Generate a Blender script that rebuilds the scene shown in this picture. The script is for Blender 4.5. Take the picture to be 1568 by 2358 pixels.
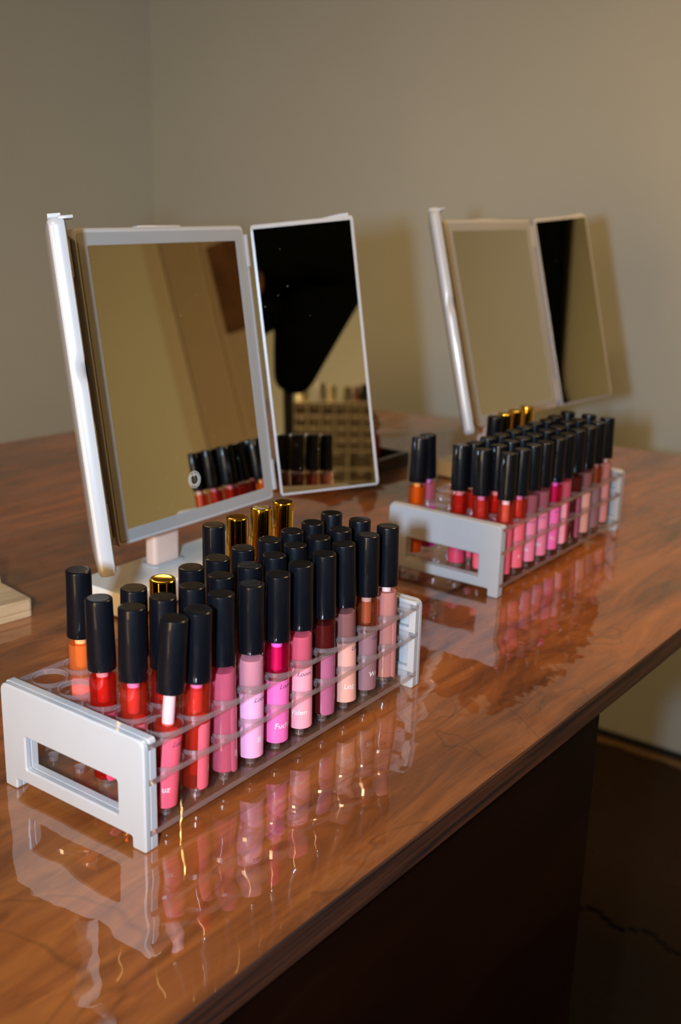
import bpy, bmesh, math, random
from mathutils import Vector, Matrix
from mathutils.geometry import tessellate_polygon
for o in list(bpy.data.objects): bpy.data.objects.remove(o)
SC = bpy.context.scene
S = 0.001                                   # everything below is written in millimetres
PI = math.pi

# ------------------------------------------------------------------ camera
CAM = Vector((-324.15, -343.51, 311.52))
F_PX = 2542.2
CAM_ROT = Matrix.Rotation(-0.94664, 4, 'Z') @ Matrix.Rotation(1.28462, 4, 'X') @ Matrix.Rotation(0.027275, 4, 'Z')
cd = bpy.data.cameras.new('camera'); cam = bpy.data.objects.new('camera', cd)
SC.collection.objects.link(cam); SC.camera = cam
cd.sensor_fit = 'VERTICAL'; cd.sensor_height = 23.6; cd.lens = F_PX / 2358 * 23.6
cd.clip_start = 0.02; cd.clip_end = 20
cam.matrix_world = Matrix.Translation(CAM * S) @ CAM_ROT
cd.dof.use_dof = True; cd.dof.focus_distance = 0.64; cd.dof.aperture_fstop = 5.0
RIGHT = (CAM_ROT @ Vector((1, 0, 0, 0))).to_3d(); UP = (CAM_ROT @ Vector((0, 1, 0, 0))).to_3d(); FWD = (CAM_ROT @ Vector((0, 0, -1, 0))).to_3d()

# ------------------------------------------------------------------ world and light
w = bpy.data.worlds.new('world'); SC.world = w; w.use_nodes = True
w.node_tree.nodes['Background'].inputs[0].default_value = (1, .75, .45, 1)
w.node_tree.nodes['Background'].inputs[1].default_value = 0.05
def area(name, loc, power, col, sx, sy, rot=None, spread=PI):
    l = bpy.data.lights.new(name, 'AREA'); l.shape = 'RECTANGLE'; l.size = sx * S; l.size_y = sy * S
    l.energy = power; l.color = col; l.spread = spread
    o = bpy.data.objects.new(name, l); SC.collection.objects.link(o)
    o.matrix_world = Matrix.Translation(Vector(loc) * S) @ (rot if rot else Matrix.Identity(4))
    return o
FLASH = CAM + RIGHT * -81 + UP * -1 + FWD * -42
FLASH_ROT = CAM_ROT @ Matrix.Rotation(math.radians(6), 4, 'X') @ Matrix.Rotation(math.radians(-3), 4, 'Y')
area('flash_light', FLASH, 2.8, (.54, .74, 1.0), 22, 40, FLASH_ROT, spread=math.radians(94))
LAMP = (760, -120, 930)
area('pendant_light', LAMP, 6.5, (1, .62, .24), 300, 300)
SIDE_FILL = (-2560, -620, -60)                 # added warm fill light, unseen, in front of the solid left wall
area('side_fill_light', SIDE_FILL, 17, (1, .62, .24), 1500, 760, Matrix.Rotation(-PI / 2 + .20, 4, 'Y'), spread=math.radians(90))
REAR_FILL = (-1650, -620, 1150)
area('rear_fill_light', REAR_FILL, 32, (1, .66, .34), 300, 300)  # added fill to brighten the rear of the room, no known lamp
vs = SC.view_settings; vs.view_transform = 'Standard'; vs.look = 'None'; vs.gamma = 1; vs.exposure = 0.08; vs.use_curve_mapping = False
cy = SC.cycles; cy.max_bounces = 12; cy.diffuse_bounces = 4; cy.glossy_bounces = 6; cy.transparent_max_bounces = 40
cy.caustics_reflective = False; cy.caustics_refractive = False; cy.sample_clamp_indirect = 12; cy.blur_glossy = 0.02
cy.use_denoising = True

# ------------------------------------------------------------------ materials
def nodes(name):
    m = bpy.data.materials.new(name); m.use_nodes = True; nt = m.node_tree
    return m, nt, nt.nodes['Principled BSDF'], nt.nodes['Material Output']
def N(nt, t, **k):
    n = nt.nodes.new(t)
    for a, v in k.items(): setattr(n, a, v)
    return n
def plain(name, col, rough=.5, metal=0, coat=0, var=0, vscale=40, bump=0, spec=.5, sss=0, coat_rough=.05):
    m, nt, b, out = nodes(name)
    b.inputs['Roughness'].default_value = rough; b.inputs['Metallic'].default_value = metal
    b.inputs['Coat Weight'].default_value = coat; b.inputs['Coat Roughness'].default_value = coat_rough
    b.inputs['Specular IOR Level'].default_value = spec
    tc = N(nt, 'ShaderNodeTexCoord'); no = N(nt, 'ShaderNodeTexNoise'); no.inputs['Scale'].default_value = vscale
    no.inputs['Detail'].default_value = 4
    nt.links.new(tc.outputs['Object'], no.inputs['Vector'])
    r = N(nt, 'ShaderNodeValToRGB'); r.color_ramp.elements[0].position = .3; r.color_ramp.elements[1].position = .7
    r.color_ramp.elements[0].color = (*[c * (1 - var) for c in col], 1)
    r.color_ramp.elements[1].color = (*[min(1, c * (1 + var)) for c in col], 1)
    nt.links.new(no.outputs['Fac'], r.inputs['Fac']); nt.links.new(r.outputs['Color'], b.inputs['Base Color'])
    if sss:
        b.inputs['Subsurface Weight'].default_value = sss; b.inputs['Subsurface Radius'].default_value = (1, .6, .5)
        b.inputs['Subsurface Scale'].default_value = .003
    if bump:
        bn = N(nt, 'ShaderNodeBump'); bn.inputs['Distance'].default_value = bump; nt.links.new(no.outputs['Fac'], bn.inputs['Height'])
        nt.links.new(bn.outputs['Normal'], b.inputs['Normal'])
    return m
def clear(name, tint=(1, 1, 1), base=.045, rough=.03, haze=0, hcol=(1, 1, 1)):
    """thin clear plastic: transparent with a Fresnel-like gloss"""
    m, nt, b, out = nodes(name); nt.nodes.remove(b)
    tr = N(nt, 'ShaderNodeBsdfTransparent'); tr.inputs[0].default_value = (*tint, 1)
    gl = N(nt, 'ShaderNodeBsdfGlossy'); gl.inputs['Roughness'].default_value = rough
    lw = N(nt, 'ShaderNodeLayerWeight'); lw.inputs['Blend'].default_value = .5
    pw = N(nt, 'ShaderNodeMath', operation='POWER'); pw.inputs[1].default_value = 5
    mu = N(nt, 'ShaderNodeMath', operation='MULTIPLY_ADD'); mu.inputs[1].default_value = .8; mu.inputs[2].default_value = base
    mx = N(nt, 'ShaderNodeMixShader')
    nt.links.new(lw.outputs['Facing'], pw.inputs[0]); nt.links.new(pw.outputs[0], mu.inputs[0]); nt.links.new(mu.outputs[0], mx.inputs[0])
    nt.links.new(gl.outputs[0], mx.inputs[2])
    if haze:
        df = N(nt, 'ShaderNodeBsdfDiffuse'); df.inputs[0].default_value = (*hcol, 1)
        m2 = N(nt, 'ShaderNodeMixShader'); m2.inputs[0].default_value = haze
        nt.links.new(tr.outputs[0], m2.inputs[1]); nt.links.new(df.outputs[0], m2.inputs[2]); nt.links.new(m2.outputs[0], mx.inputs[1])
    else: nt.links.new(tr.outputs[0], mx.inputs[1])
    nt.links.new(mx.outputs[0], out.inputs[0])
    return m
def gloss_mat(name, col, sheer=0):
    """coloured lip gloss: diffuse + translucent body, part of it see-through when sheer"""
    m, nt, b, out = nodes(name); nt.nodes.remove(b)
    d = N(nt, 'ShaderNodeBsdfDiffuse'); d.inputs[0].default_value = (*col, 1)
    t = N(nt, 'ShaderNodeBsdfTranslucent'); t.inputs[0].default_value = (*[min(1, c * 1.2) for c in col], 1)
    a = N(nt, 'ShaderNodeMixShader'); a.inputs[0].default_value = .35
    nt.links.new(d.outputs[0], a.inputs[1]); nt.links.new(t.outputs[0], a.inputs[2])
    mxc = max(col) + 1e-4
    tr = N(nt, 'ShaderNodeBsdfTransparent'); tr.inputs[0].default_value = (*[(c / mxc) ** (.38 if sheer > .4 else .7) * .97 for c in col], 1)
    s = N(nt, 'ShaderNodeMixShader'); s.inputs[0].default_value = sheer
    nt.links.new(a.outputs[0], s.inputs[1]); nt.links.new(tr.outputs[0], s.inputs[2])
    nt.links.new(s.outputs[0], out.inputs[0])
    return m
def lin(r, g, b, k=1.0):
    f = lambda c: ((c / 255 + .055) / 1.055) ** 2.4 if c > 10 else c / 255 / 12.92
    return tuple(min(.95, f(c) * k) for c in (r, g, b))

def wood_top():
    m, nt, b, out = nodes('glossy_stained_wood'); L = nt.links.new
    tc = N(nt, 'ShaderNodeTexCoord')
    mp = N(nt, 'ShaderNodeMapping'); mp.inputs['Scale'].default_value = (7, 42, 7); mp.inputs['Rotation'].default_value = (0, 0, .22)
    n1 = N(nt, 'ShaderNodeTexNoise'); n1.inputs['Scale'].default_value = 1; n1.inputs['Detail'].default_value = 9; n1.inputs['Roughness'].default_value = .68; n1.inputs['Distortion'].default_value = .8
    L(tc.outputs['Object'], mp.inputs[0]); L(mp.outputs[0], n1.inputs['Vector'])
    r = N(nt, 'ShaderNodeValToRGB'); cr = r.color_ramp; cr.elements[0].position = .28; cr.elements[1].position = .75
    cr.elements[0].color = (.050, .013, .0045, 1); cr.elements[1].color = (.47, .15, .024, 1)
    e = cr.elements.new(.5); e.color = (.26, .072, .014, 1)
    L(n1.outputs['Fac'], r.inputs[0])
    n2 = N(nt, 'ShaderNodeTexNoise'); n2.inputs['Scale'].default_value = 5; n2.inputs['Detail'].default_value = 3
    L(tc.outputs['Object'], n2.inputs['Vector'])
    r2 = N(nt, 'ShaderNodeMapRange'); r2.inputs[1].default_value = .3; r2.inputs[2].default_value = .7; r2.inputs[3].default_value = .62; r2.inputs[4].default_value = 1.2
    L(n2.outputs['Fac'], r2.inputs[0])
    mm = N(nt, 'ShaderNodeMix', data_type='RGBA', blend_type='MULTIPLY'); mm.inputs['Factor'].default_value = 1
    L(r.outputs[0], mm.inputs['A']); L(r2.outputs[0], mm.inputs['B'])
    # thin wandering dark figure lines of the veneer
    n3 = N(nt, 'ShaderNodeTexNoise'); n3.inputs['Scale'].default_value = 6.5; n3.inputs['Detail'].default_value = 2.5; n3.inputs['Distortion'].default_value = 1.2
    L(tc.outputs['Object'], n3.inputs['Vector'])
    sb = N(nt, 'ShaderNodeMath', operation='SUBTRACT'); sb.inputs[1].default_value = .53; L(n3.outputs['Fac'], sb.inputs[0])
    ab = N(nt, 'ShaderNodeMath', operation='ABSOLUTE'); L(sb.outputs[0], ab.inputs[0])
    r3 = N(nt, 'ShaderNodeMapRange'); r3.inputs[1].default_value = .001; r3.inputs[2].default_value = .007; r3.inputs[3].default_value = .72; r3.inputs[4].default_value = 1
    L(ab.outputs[0], r3.inputs[0])
    m3 = N(nt, 'ShaderNodeMix', data_type='RGBA', blend_type='MULTIPLY'); m3.inputs['Factor'].default_value = 1
    L(mm.outputs['Result'], m3.inputs['A']); L(r3.outputs[0], m3.inputs['B'])
    L(m3.outputs['Result'], b.inputs['Base Color'])
    b.inputs['Roughness'].default_value = .55; b.inputs['Specular IOR Level'].default_value = .2
    b.inputs['Coat Weight'].default_value = 1; b.inputs['Coat Roughness'].default_value = .012; b.inputs['Coat IOR'].default_value = 2.05
    # the poured lacquer is not quite flat
    n4 = N(nt, 'ShaderNodeTexNoise'); n4.inputs['Scale'].default_value = 13; n4.inputs['Detail'].default_value = 2.2
    L(tc.outputs['Object'], n4.inputs['Vector'])
    n5 = N(nt, 'ShaderNodeTexNoise'); n5.inputs['Scale'].default_value = 38; n5.inputs['Detail'].default_value = 2
    L(tc.outputs['Object'], n5.inputs['Vector'])
    ad = N(nt, 'ShaderNodeMath', operation='MULTIPLY_ADD'); ad.inputs[1].default_value = .10; L(n5.outputs['Fac'], ad.inputs[0]); L(n4.outputs['Fac'], ad.inputs[2])
    bp = N(nt, 'ShaderNodeBump'); bp.inputs['Distance'].default_value = .0022; bp.inputs['Strength'].default_value = 1
    L(ad.outputs[0], bp.inputs['Height']); L(bp.outputs[0], b.inputs['Coat Normal'])
    return m
def wood(name, c0, c1, scale=(6, 40, 40), rough=.5, coat=0, spec=.5):
    m, nt, b, out = nodes(name); L = nt.links.new
    tc = N(nt, 'ShaderNodeTexCoord'); mp = N(nt, 'ShaderNodeMapping'); mp.inputs['Scale'].default_value = scale
    n1 = N(nt, 'ShaderNodeTexNoise'); n1.inputs['Scale'].default_value = 1; n1.inputs['Detail'].default_value = 7; n1.inputs['Distortion'].default_value = .6
    L(tc.outputs['Object'], mp.inputs[0]); L(mp.outputs[0], n1.inputs['Vector'])
    r = N(nt, 'ShaderNodeValToRGB'); r.color_ramp.elements[0].position = .32; r.color_ramp.elements[1].position = .7
    r.color_ramp.elements[0].color = (*c0, 1); r.color_ramp.elements[1].color = (*c1, 1)
    L(n1.outputs['Fac'], r.inputs[0]); L(r.outputs[0], b.inputs['Base Color'])
    b.inputs['Roughness'].default_value = rough; b.inputs['Coat Weight'].default_value = coat; b.inputs['Specular IOR Level'].default_value = spec
    return m
def mirror_mat(name, smudge=None):
    m, nt, b, out = nodes(name); L = nt.links.new; nt.nodes.remove(b)
    g = N(nt, 'ShaderNodeBsdfGlossy'); g.inputs['Roughness'].default_value = 0; g.inputs['Color'].default_value = (.80, .81, .74, 1)
    df = N(nt, 'ShaderNodeBsdfDiffuse'); df.inputs[0].default_value = (.7, .7, .7, 1)
    tc = N(nt, 'ShaderNodeTexCoord')
    vo = N(nt, 'ShaderNodeTexVoronoi'); vo.inputs['Scale'].default_value = 130; vo.inputs['Randomness'].default_value = 1
    L(tc.outputs['Object'], vo.inputs['Vector'])
    lt = N(nt, 'ShaderNodeMath', operation='LESS_THAN'); lt.inputs[1].default_value = .042; L(vo.outputs['Distance'], lt.inputs[0])
    no = N(nt, 'ShaderNodeTexNoise'); no.inputs['Scale'].default_value = 60; L(tc.outputs['Object'], no.inputs['Vector'])
    gt = N(nt, 'ShaderNodeMath', operation='GREATER_THAN'); gt.inputs[1].default_value = .5; L(no.outputs['Fac'], gt.inputs[0])
    sp = N(nt, 'ShaderNodeMath', operation='MULTIPLY'); L(lt.outputs[0], sp.inputs[0]); L(gt.outputs[0], sp.inputs[1])
    s2 = N(nt, 'ShaderNodeMath', operation='MULTIPLY'); s2.inputs[1].default_value = .35; L(sp.outputs[0], s2.inputs[0])
    fac = s2.outputs[0]
    if smudge:
        for (sx, sz, rx, rz, amt) in smudge:
            mp = N(nt, 'ShaderNodeMapping'); mp.vector_type = 'POINT'
            mp.inputs['Location'].default_value = (-sx / rx, 0, -sz / rz); mp.inputs['Scale'].default_value = (1000 / rx, 0, 1000 / rz)
            L(tc.outputs['Object'], mp.inputs[0])
            ln = N(nt, 'ShaderNodeVectorMath', operation='LENGTH'); L(mp.outputs[0], ln.inputs[0])
            mr = N(nt, 'ShaderNodeMapRange'); mr.inputs[1].default_value = 1; mr.inputs[2].default_value = .45; mr.inputs[3].default_value = 0; mr.inputs[4].default_value = amt
            L(ln.outputs['Value'], mr.inputs[0])
            nn = N(nt, 'ShaderNodeTexNoise'); nn.inputs['Scale'].default_value = 260; nn.inputs['Detail'].default_value = 6; L(tc.outputs['Object'], nn.inputs['Vector'])
            m4 = N(nt, 'ShaderNodeMapRange'); m4.inputs[1].default_value = .38; m4.inputs[2].default_value = .68; L(nn.outputs['Fac'], m4.inputs[0])
            mu = N(nt, 'ShaderNodeMath', operation='MULTIPLY'); L(mr.outputs[0], mu.inputs[0]); L(m4.outputs[0], mu.inputs[1])
            ad = N(nt, 'ShaderNodeMath', operation='ADD'); ad.use_clamp = True; L(fac, ad.inputs[0]); L(mu.outputs[0], ad.inputs[1]); fac = ad.outputs[0]
    mx = N(nt, 'ShaderNodeMixShader'); L(fac, mx.inputs[0]); L(g.outputs[0], mx.inputs[1]); L(df.outputs[0], mx.inputs[2]); L(mx.outputs[0], out.inputs[0])
    return m

M = {
 'wall': plain('painted_wall', (.69, .71, .65), .7, var=.03, vscale=2.5, spec=.25),
 'ceiling': plain('ceiling_paint', (.34, .31, .27), .8, var=.02),
 'white_trim': plain('white_trim_paint', (.62, .56, .47), .4, var=.03),
 'door': plain('door_paint', (.50, .41, .32), .35, var=.03),
 'brass': plain('brass', (.75, .5, .2), .25, metal=1),
 'foam': plain('brown_foam_mat', (.032, .015, .0052), .75, var=.18, vscale=160, bump=.0006, spec=.25),
 'subfloor': plain('black_underfloor', (.010, .014, .019), .8, var=.2),
 'tanstrip': plain('tan_edge_strip', (.20, .11, .04), .6, var=.1),
 'blackbase': plain('black_baseboard', (.012, .014, .016), .5, var=.1),
 'desktop': wood_top(),
 'edge': wood('dark_ply_edge', (.006, .006, .008), (.115, .036, .014), (5, 260, 260), .45),
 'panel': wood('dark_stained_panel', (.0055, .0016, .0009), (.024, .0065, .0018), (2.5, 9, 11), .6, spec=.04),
 'plate': plain('white_rack_plastic', (.455, .455, .45), .34, coat=.25, var=.015, sss=.25),
 'acrylic': clear('clear_acrylic', (.985, .975, .975), .05, .03, haze=.015, hcol=(.8, .7, .68)),
 'acrylic_edge': clear('clear_acrylic_edge', (.95, .93, .93), .24, .12, haze=.16, hcol=(.85, .75, .74)),
 'vial': clear('clear_vial', (.985, .98, .98), .055, .035),
 'cap': plain('black_cap_plastic', (.003, .0034, .005), .36, coat=.30, coat_rough=.04, spec=.10, var=.1),
 'gold': plain('polished_gold', (.82, .50, .055), .06, metal=1, var=.02),
 'mwhite': plain('white_mirror_plastic', (.43, .42, .41), .28, coat=.3, var=.01),
 'neck': plain('blush_neck_plastic', (.74, .53, .43), .22, coat=.4, var=.01),
 'base': plain('cream_base_plastic', (.84, .80, .70), .3, coat=.3, var=.01),
 'frost': plain('frosted_light_band', (.29, .29, .28), .38, var=.01),
 'icon': plain('printed_icon', (.72, .70, .62), .5),
 'mirror': mirror_mat('mirror_glass'),
 'mirror_smudged': mirror_mat('mirror_glass_smudged', [(-20, 196, 8, 17, .10), (-19, 190, 5, 3, .9), (-15, 193, 3, 4, .5), (-13, 190, 6, 16, .05)]),
 'pine': wood('pale_wood', (.50, .33, .17), (.70, .52, .30), (14, 110, 110), .5, .1),
 'tray': plain('dark_brown_wood', (.022, .009, .006), .35, coat=.3, var=.3, vscale=20),
 'redbottle': plain('red_pink_bottle', (.42, .035, .045), .2, coat=.6, var=.1),
 'cream': plain('cream_porcelain', (.62, .46, .33), .35, coat=.3, var=.08),
 'black_cloth': plain('black_cloth', (.004, .007, .005), .9, var=.3, vscale=30, spec=.1),
 'trousers': plain('dark_trousers', (.012, .012, .016), .9, var=.2, spec=.1),
 'skin': plain('skin', (.30, .13, .075), .5, var=.05, sss=.2),
 'hair': plain('dark_hair', (.01, .007, .005), .6, var=.3, vscale=300),
 'camera_black': plain('camera_black', (.008, .008, .008), .45, var=.1),
 'lens_glass': plain('lens_glass', (.01, .01, .02), .05, coat=1),
 'org': plain('ivory_organizer_plastic', (.85, .76, .54), .4, var=.02),
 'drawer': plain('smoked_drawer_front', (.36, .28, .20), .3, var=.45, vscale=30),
 'sign': plain('brown_sign', (.13, .055, .02), .6, var=.4, vscale=14),
 'lampglass': plain('lamp_frame', (.7, .65, .6), .4),
 'letter_cream': plain('cream_lettering', (.74, .66, .60), .6),
 'letter_dark': plain('dark_lettering', (.045, .020, .07), .6),
}

# ------------------------------------------------------------------ geometry helpers
COL = SC.collection
def link(o, parent=None):
    COL.objects.link(o)
    if parent is not None: o.parent = parent
    return o
def mk(name, V, Fc, mat, parent=None, smooth=False, mats=None, fm=None, ang=35):
    me = bpy.data.meshes.new(name); me.from_pydata([tuple(c * S for c in v) for v in V], [], Fc)
    for m_ in (mats or [mat]): me.materials.append(m_)
    if fm: me.polygons.foreach_set('material_index', fm)
    if smooth:
        me.polygons.foreach_set('use_smooth', [True] * len(me.polygons)); me.set_sharp_from_angle(angle=math.radians(ang))
    me.update()
    return link(bpy.data.objects.new(name, me), parent)
def bm_obj(name, bm, mat, parent=None, smooth=True, mats=None, ang=35):
    me = bpy.data.meshes.new(name); bm.normal_update()
    bmesh.ops.recalc_face_normals(bm, faces=bm.faces)
    bm.to_mesh(me); bm.free()
    for m_ in (mats or [mat]): me.materials.append(m_)
    if smooth:
        me.polygons.foreach_set('use_smooth', [True] * len(me.polygons)); me.set_sharp_from_angle(angle=math.radians(ang))
    return link(bpy.data.objects.new(name, me), parent)
def tag(o, label, cat, group=None):
    o['label'] = label; o['category'] = cat
    if group: o['group'] = group
    return o
def thing(name, label, cat, loc=(0, 0, 0), rz=0, group=None):
    o = bpy.data.objects.new(name, None); o.empty_display_size = .02; COL.objects.link(o)
    o.location = Vector(loc) * S; o.rotation_euler = (0, 0, rz)
    return tag(o, label, cat, group)
def struct(o): o['kind'] = 'structure'; return o
def boxbm(bm, x0, x1, y0, y1, z0, z1, bev=0, seg=2, mat_=None):
    r = bmesh.ops.create_cube(bm, size=1)
    vs_ = r['verts']
    for v in vs_:
        v.co = Vector(((x0 + x1) / 2 + v.co.x * (x1 - x0), (y0 + y1) / 2 + v.co.y * (y1 - y0), (z0 + z1) / 2 + v.co.z * (z1 - z0))) * S
        if mat_: v.co = mat_ @ v.co
    if bev:
        es = list({e for v in vs_ for e in v.link_edges})
        bmesh.ops.bevel(bm, geom=es, offset=bev * S, segments=seg, affect='EDGES', profile=.5)
def box(name, x0, x1, y0, y1, z0, z1, mat, parent=None, bev=0, seg=2):
    bm = bmesh.new(); boxbm(bm, x0, x1, y0, y1, z0, z1, bev, seg)
    return bm_obj(name, bm, mat, parent, smooth=bev > 0, ang=50)
def lathe_data(prof, n=36, cx=0, cy=0):
    V = []; Fc = []
    for (r, z) in prof:
        for k in range(n):
            a = 2 * PI * k / n; V.append((cx + r * math.cos(a), cy + r * math.sin(a), z))
    for i in range(len(prof) - 1):
        for k in range(n):
            a, b = i * n + k, i * n + (k + 1) % n
            Fc.append((a, b, b + n, a + n))
    Fc.append(tuple(reversed(range(n)))); Fc.append(tuple(range((len(prof) - 1) * n, len(prof) * n)))
    return V, Fc
def lathe(name, prof, mat, parent=None, n=36, cx=0, cy=0, ang=35):
    V, Fc = lathe_data(prof, n, cx, cy)
    return mk(name, V, Fc, mat, parent, smooth=True, ang=ang)
def round_poly(pts, rad, seg=5):
    """round the corners of a polygon; rad is a number or list"""
    out = []; n = len(pts)
    for i in range(n):
        r = rad[i] if isinstance(rad, (list, tuple)) else rad
        p0, p, p1 = Vector(pts[i - 1]), Vector(pts[i]), Vector(pts[(i + 1) % n])
        if r <= 0: out.append(tuple(p)); continue
        a = (p0 - p).normalized(); b = (p1 - p).normalized()
        A = p + a * r; B = p + b * r
        for k in range(seg + 1):
            t = k / seg; q = A.lerp(p, t).lerp(p.lerp(B, t), t); out.append((q.x, q.y))
    return out
def prism(bm, loops, h0, h1, axis='z', bev=0):
    """extrude polygon (outer loop + hole loops) between h0 and h1; with an inset chamfer of bev on both faces"""
    def P(u, v, h):
        return Vector((u, v, h) if axis == 'z' else ((h, u, v) if axis == 'x' else (u, h, v))) * S
    tri = tessellate_polygon([[Vector((x, y, 0)) for x, y in lp] for lp in loops])
    flat = [p for lp in loops for p in lp]
    def inset(lp, d, hole):
        n = len(lp); res = []
        ar = sum(lp[i - 1][0] * lp[i][1] - lp[i][0] * lp[i - 1][1] for i in range(n))
        sgn = 1 if ar > 0 else -1
        if hole: sgn = -sgn
        for i in range(n):
            a, p, b = Vector(lp[i - 1]), Vector(lp[i]), Vector(lp[(i + 1) % n])
            e1 = (p - a); e2 = (b - p)
            if e1.length < 1e-6: e1 = e2
            if e2.length < 1e-6: e2 = e1
            e1.normalize(); e2.normalize()
            nn = (Vector((-e1.y, e1.x)) + Vector((-e2.y, e2.x)))
            nn = nn.normalized() if nn.length > 1e-6 else Vector((-e1.y, e1.x))
            c = max(.35, nn.dot(Vector((-e1.y, e1.x))))
            q = p + nn * (sgn * d / c); res.append((q.x, q.y))
        return res
    rings = []
    if bev:
        ins = [inset(lp, bev, i > 0) for i, lp in enumerate(loops)]
        lv = [(ins, h0), (loops, h0 + bev), (loops, h1 - bev), (ins, h1)]
    else: lv = [(loops, h0), (loops, h1)]
    for lps, h in lv:
        rings.append([[bm.verts.new(P(x, y, h)) for x, y in lp] for lp in lps])
    for a, b in zip(rings[:-1], rings[1:]):
        for la, lb in zip(a, b):
            n = len(la)
            for i in range(n):
                j = (i + 1) % n
                try: bm.faces.new((la[i], la[j], lb[j], lb[i]))
                except ValueError: pass
    for ring in (rings[0], rings[-1]):
        vv = [v for lp in ring for v in lp]
        for t in tri:
            try: bm.faces.new([vv[i] for i in t])
            except ValueError: pass
def prism_obj(name, loops, h0, h1, mat, parent=None, axis='z', bev=0, ang=35):
    bm = bmesh.new(); prism(bm, loops, h0, h1, axis, bev); return bm_obj(name, bm, mat, parent, ang=ang)
def rect(x0, x1, y0, y1): return [(x0, y0), (x1, y0), (x1, y1), (x0, y1)]
def tube_path(bm, pts, r, n=10):
    rings = []
    for i, p in enumerate(pts):
        p = Vector(p); t = (Vector(pts[min(i + 1, len(pts) - 1)]) - Vector(pts[max(i - 1, 0)])).normalized()
        a = t.orthogonal().normalized(); b = t.cross(a)
        rings.append([bm.verts.new((p + (a * math.cos(2 * PI * k / n) + b * math.sin(2 * PI * k / n)) * (r[i] if isinstance(r, list) else r)) * S) for k in range(n)])
    for A, B in zip(rings[:-1], rings[1:]):
        for k in range(n): bm.faces.new((A[k], A[(k + 1) % n], B[(k + 1) % n], B[k]))
    bm.faces.new(rings[0]); bm.faces.new(rings[-1])

# ------------------------------------------------------------------ the room
XW, YW, XL, YS, ZF, ZC = 1778, 1790, -2600, -2350, -814, 1620
struct(box('wall_right', XW, XW + 60, YS, YW, ZF, ZC, M['wall']))
struct(box('wall_back', XL, XW, YW, YW + 60, ZF, ZC, M['wall']))
struct(box('wall_left', XL - 60, XL, YS, YW, ZF, ZC, M['wall']))
struct(box('wall_front', XL, XW, YS - 60, YS, ZF, ZC, M['wall']))
struct(box('ceiling', XL, XW, YS, YW, ZC, ZC + 60, M['ceiling']))
floor = struct(box('floor', XL, XW, YS, YW, ZF - 60, ZF - 10, M['subfloor']))
struct(box('baseboard_right', XW - 12, XW, -620, YW, ZF - 10, ZF + 14, M['blackbase'], bev=2))
struct(box('trim_1', XW - 34, XW - 12, -620, YW - 20, ZF - 10, ZF + 3, M['tanstrip'], bev=3))
# interlocking foam mats: dovetail tabs on shared edges, each mat a part of the floor
def jig_edge(p, q, n, dirn, gap):
    """points from p to q with n dovetail tabs, offset alternately; gap shrinks the mat"""
    p, q = Vector(p), Vector(q); d = (q - p); L = d.length; d.normalize(); nrm = Vector((-d.y, d.x)) * dirn
    pts = []
    for k in range(n):
        a = L * (k + .22) / n; b = L * (k + .78) / n; ext = 10 if k % 2 == 0 else -10
        fl = 2.5
        s = -gap
        pts += [p + d * (a) + nrm * s, p + d * (a - fl if ext > 0 else a - fl) + nrm * (s + ext), p + d * (b + fl) + nrm * (s + ext), p + d * b + nrm * s]
    return [(v.x, v.y) for v in pts]
def mat_poly(x0, x1, y0, y1, n=12):
    g = 4.6
    P = []
    P += [(x0 + g, y0 + g)] + jig_edge((x0, y0), (x1, y0), n, -1, g)
    P += [(x1 - g, y0 + g)] + jig_edge((x1, y0), (x1, y1), n, -1, g)
    P += [(x1 - g, y1 - g)] + jig_edge((x1, y1), (x0, y1), n, -1, g)
    P += [(x0 + g, y1 - g)] + jig_edge((x0, y1), (x0, y0), n, -1, g)
    return P
MS = 560.0
x_m = XW - 34 - MS - 2
k_ = 0
mat_proto = None
for i in range(7):
    for j in range(7):
        x0 = x_m - i * (MS + 0.0); y0 = YS + 20 + j * (MS + 0.0)
        if mat_proto is None:
            mat_proto = prism_obj('foam_mat', [mat_poly(0, MS, 0, MS)], 0, 10, M['foam'], floor, bev=.8)
            o = mat_proto
        else: o = link(mat_proto.copy(), floor)
        o.location = (x0 * S, y0 * S, (ZF - 10) * S)
# door on the right wall, seen in the near mirror
DY0, DY1, DZ = -1240, -700, ZF + 2030
door = struct(box('door_1', XW - 16, XW - .5, DY0, DY1, ZF, DZ, M['door'], bev=1.5))
for (a, b) in ((ZF + 180, ZF + 780), (ZF + 900, ZF + 1840)):
    fr = [rect(DY0 + 120, DY1 - 120, a, b), list(reversed(rect(DY0 + 138, DY1 - 138, a + 18, b - 18)))]
    prism_obj('panel_moulding', fr, XW - 23, XW - 15.5, M['door'], door, axis='x', bev=3)
    box('raised_panel', XW - 20, XW - 15.5, DY0 + 165, DY1 - 165, a + 45, b - 45, M['door'], door, bev=2)
bm = bmesh.new(); tube_path(bm, [(XW - 16, DY1 - 60, ZF + 980), (XW - 40, DY1 - 60, ZF + 980), (XW - 60, DY1 - 60, ZF + 980)], [14, 9, 24], 16); bm_obj('door_knob', bm, M['brass'], door)
casing = [[(DY0 - 62, ZF), (DY0 - 62, DZ + 62), (DY1 + 62, DZ + 62), (DY1 + 62, ZF), (DY1 + 3, ZF), (DY1 + 3, DZ + 3), (DY0 - 3, DZ + 3), (DY0 - 3, ZF)]]
struct(prism_obj('trim_2', casing, XW - 22, XW, M['white_trim'], axis='x', bev=3))

# casing added round the side fill light; the left wall has no opening
dc = [[(-1080, ZF), (-1080, 1010), (-160, 1010), (-160, ZF), (-230, ZF), (-230, 940), (-1010, 940), (-1010, ZF)]]
struct(prism_obj('trim_3', dc, XL, XL + 24, M['white_trim'], axis='x', bev=3))
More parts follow.
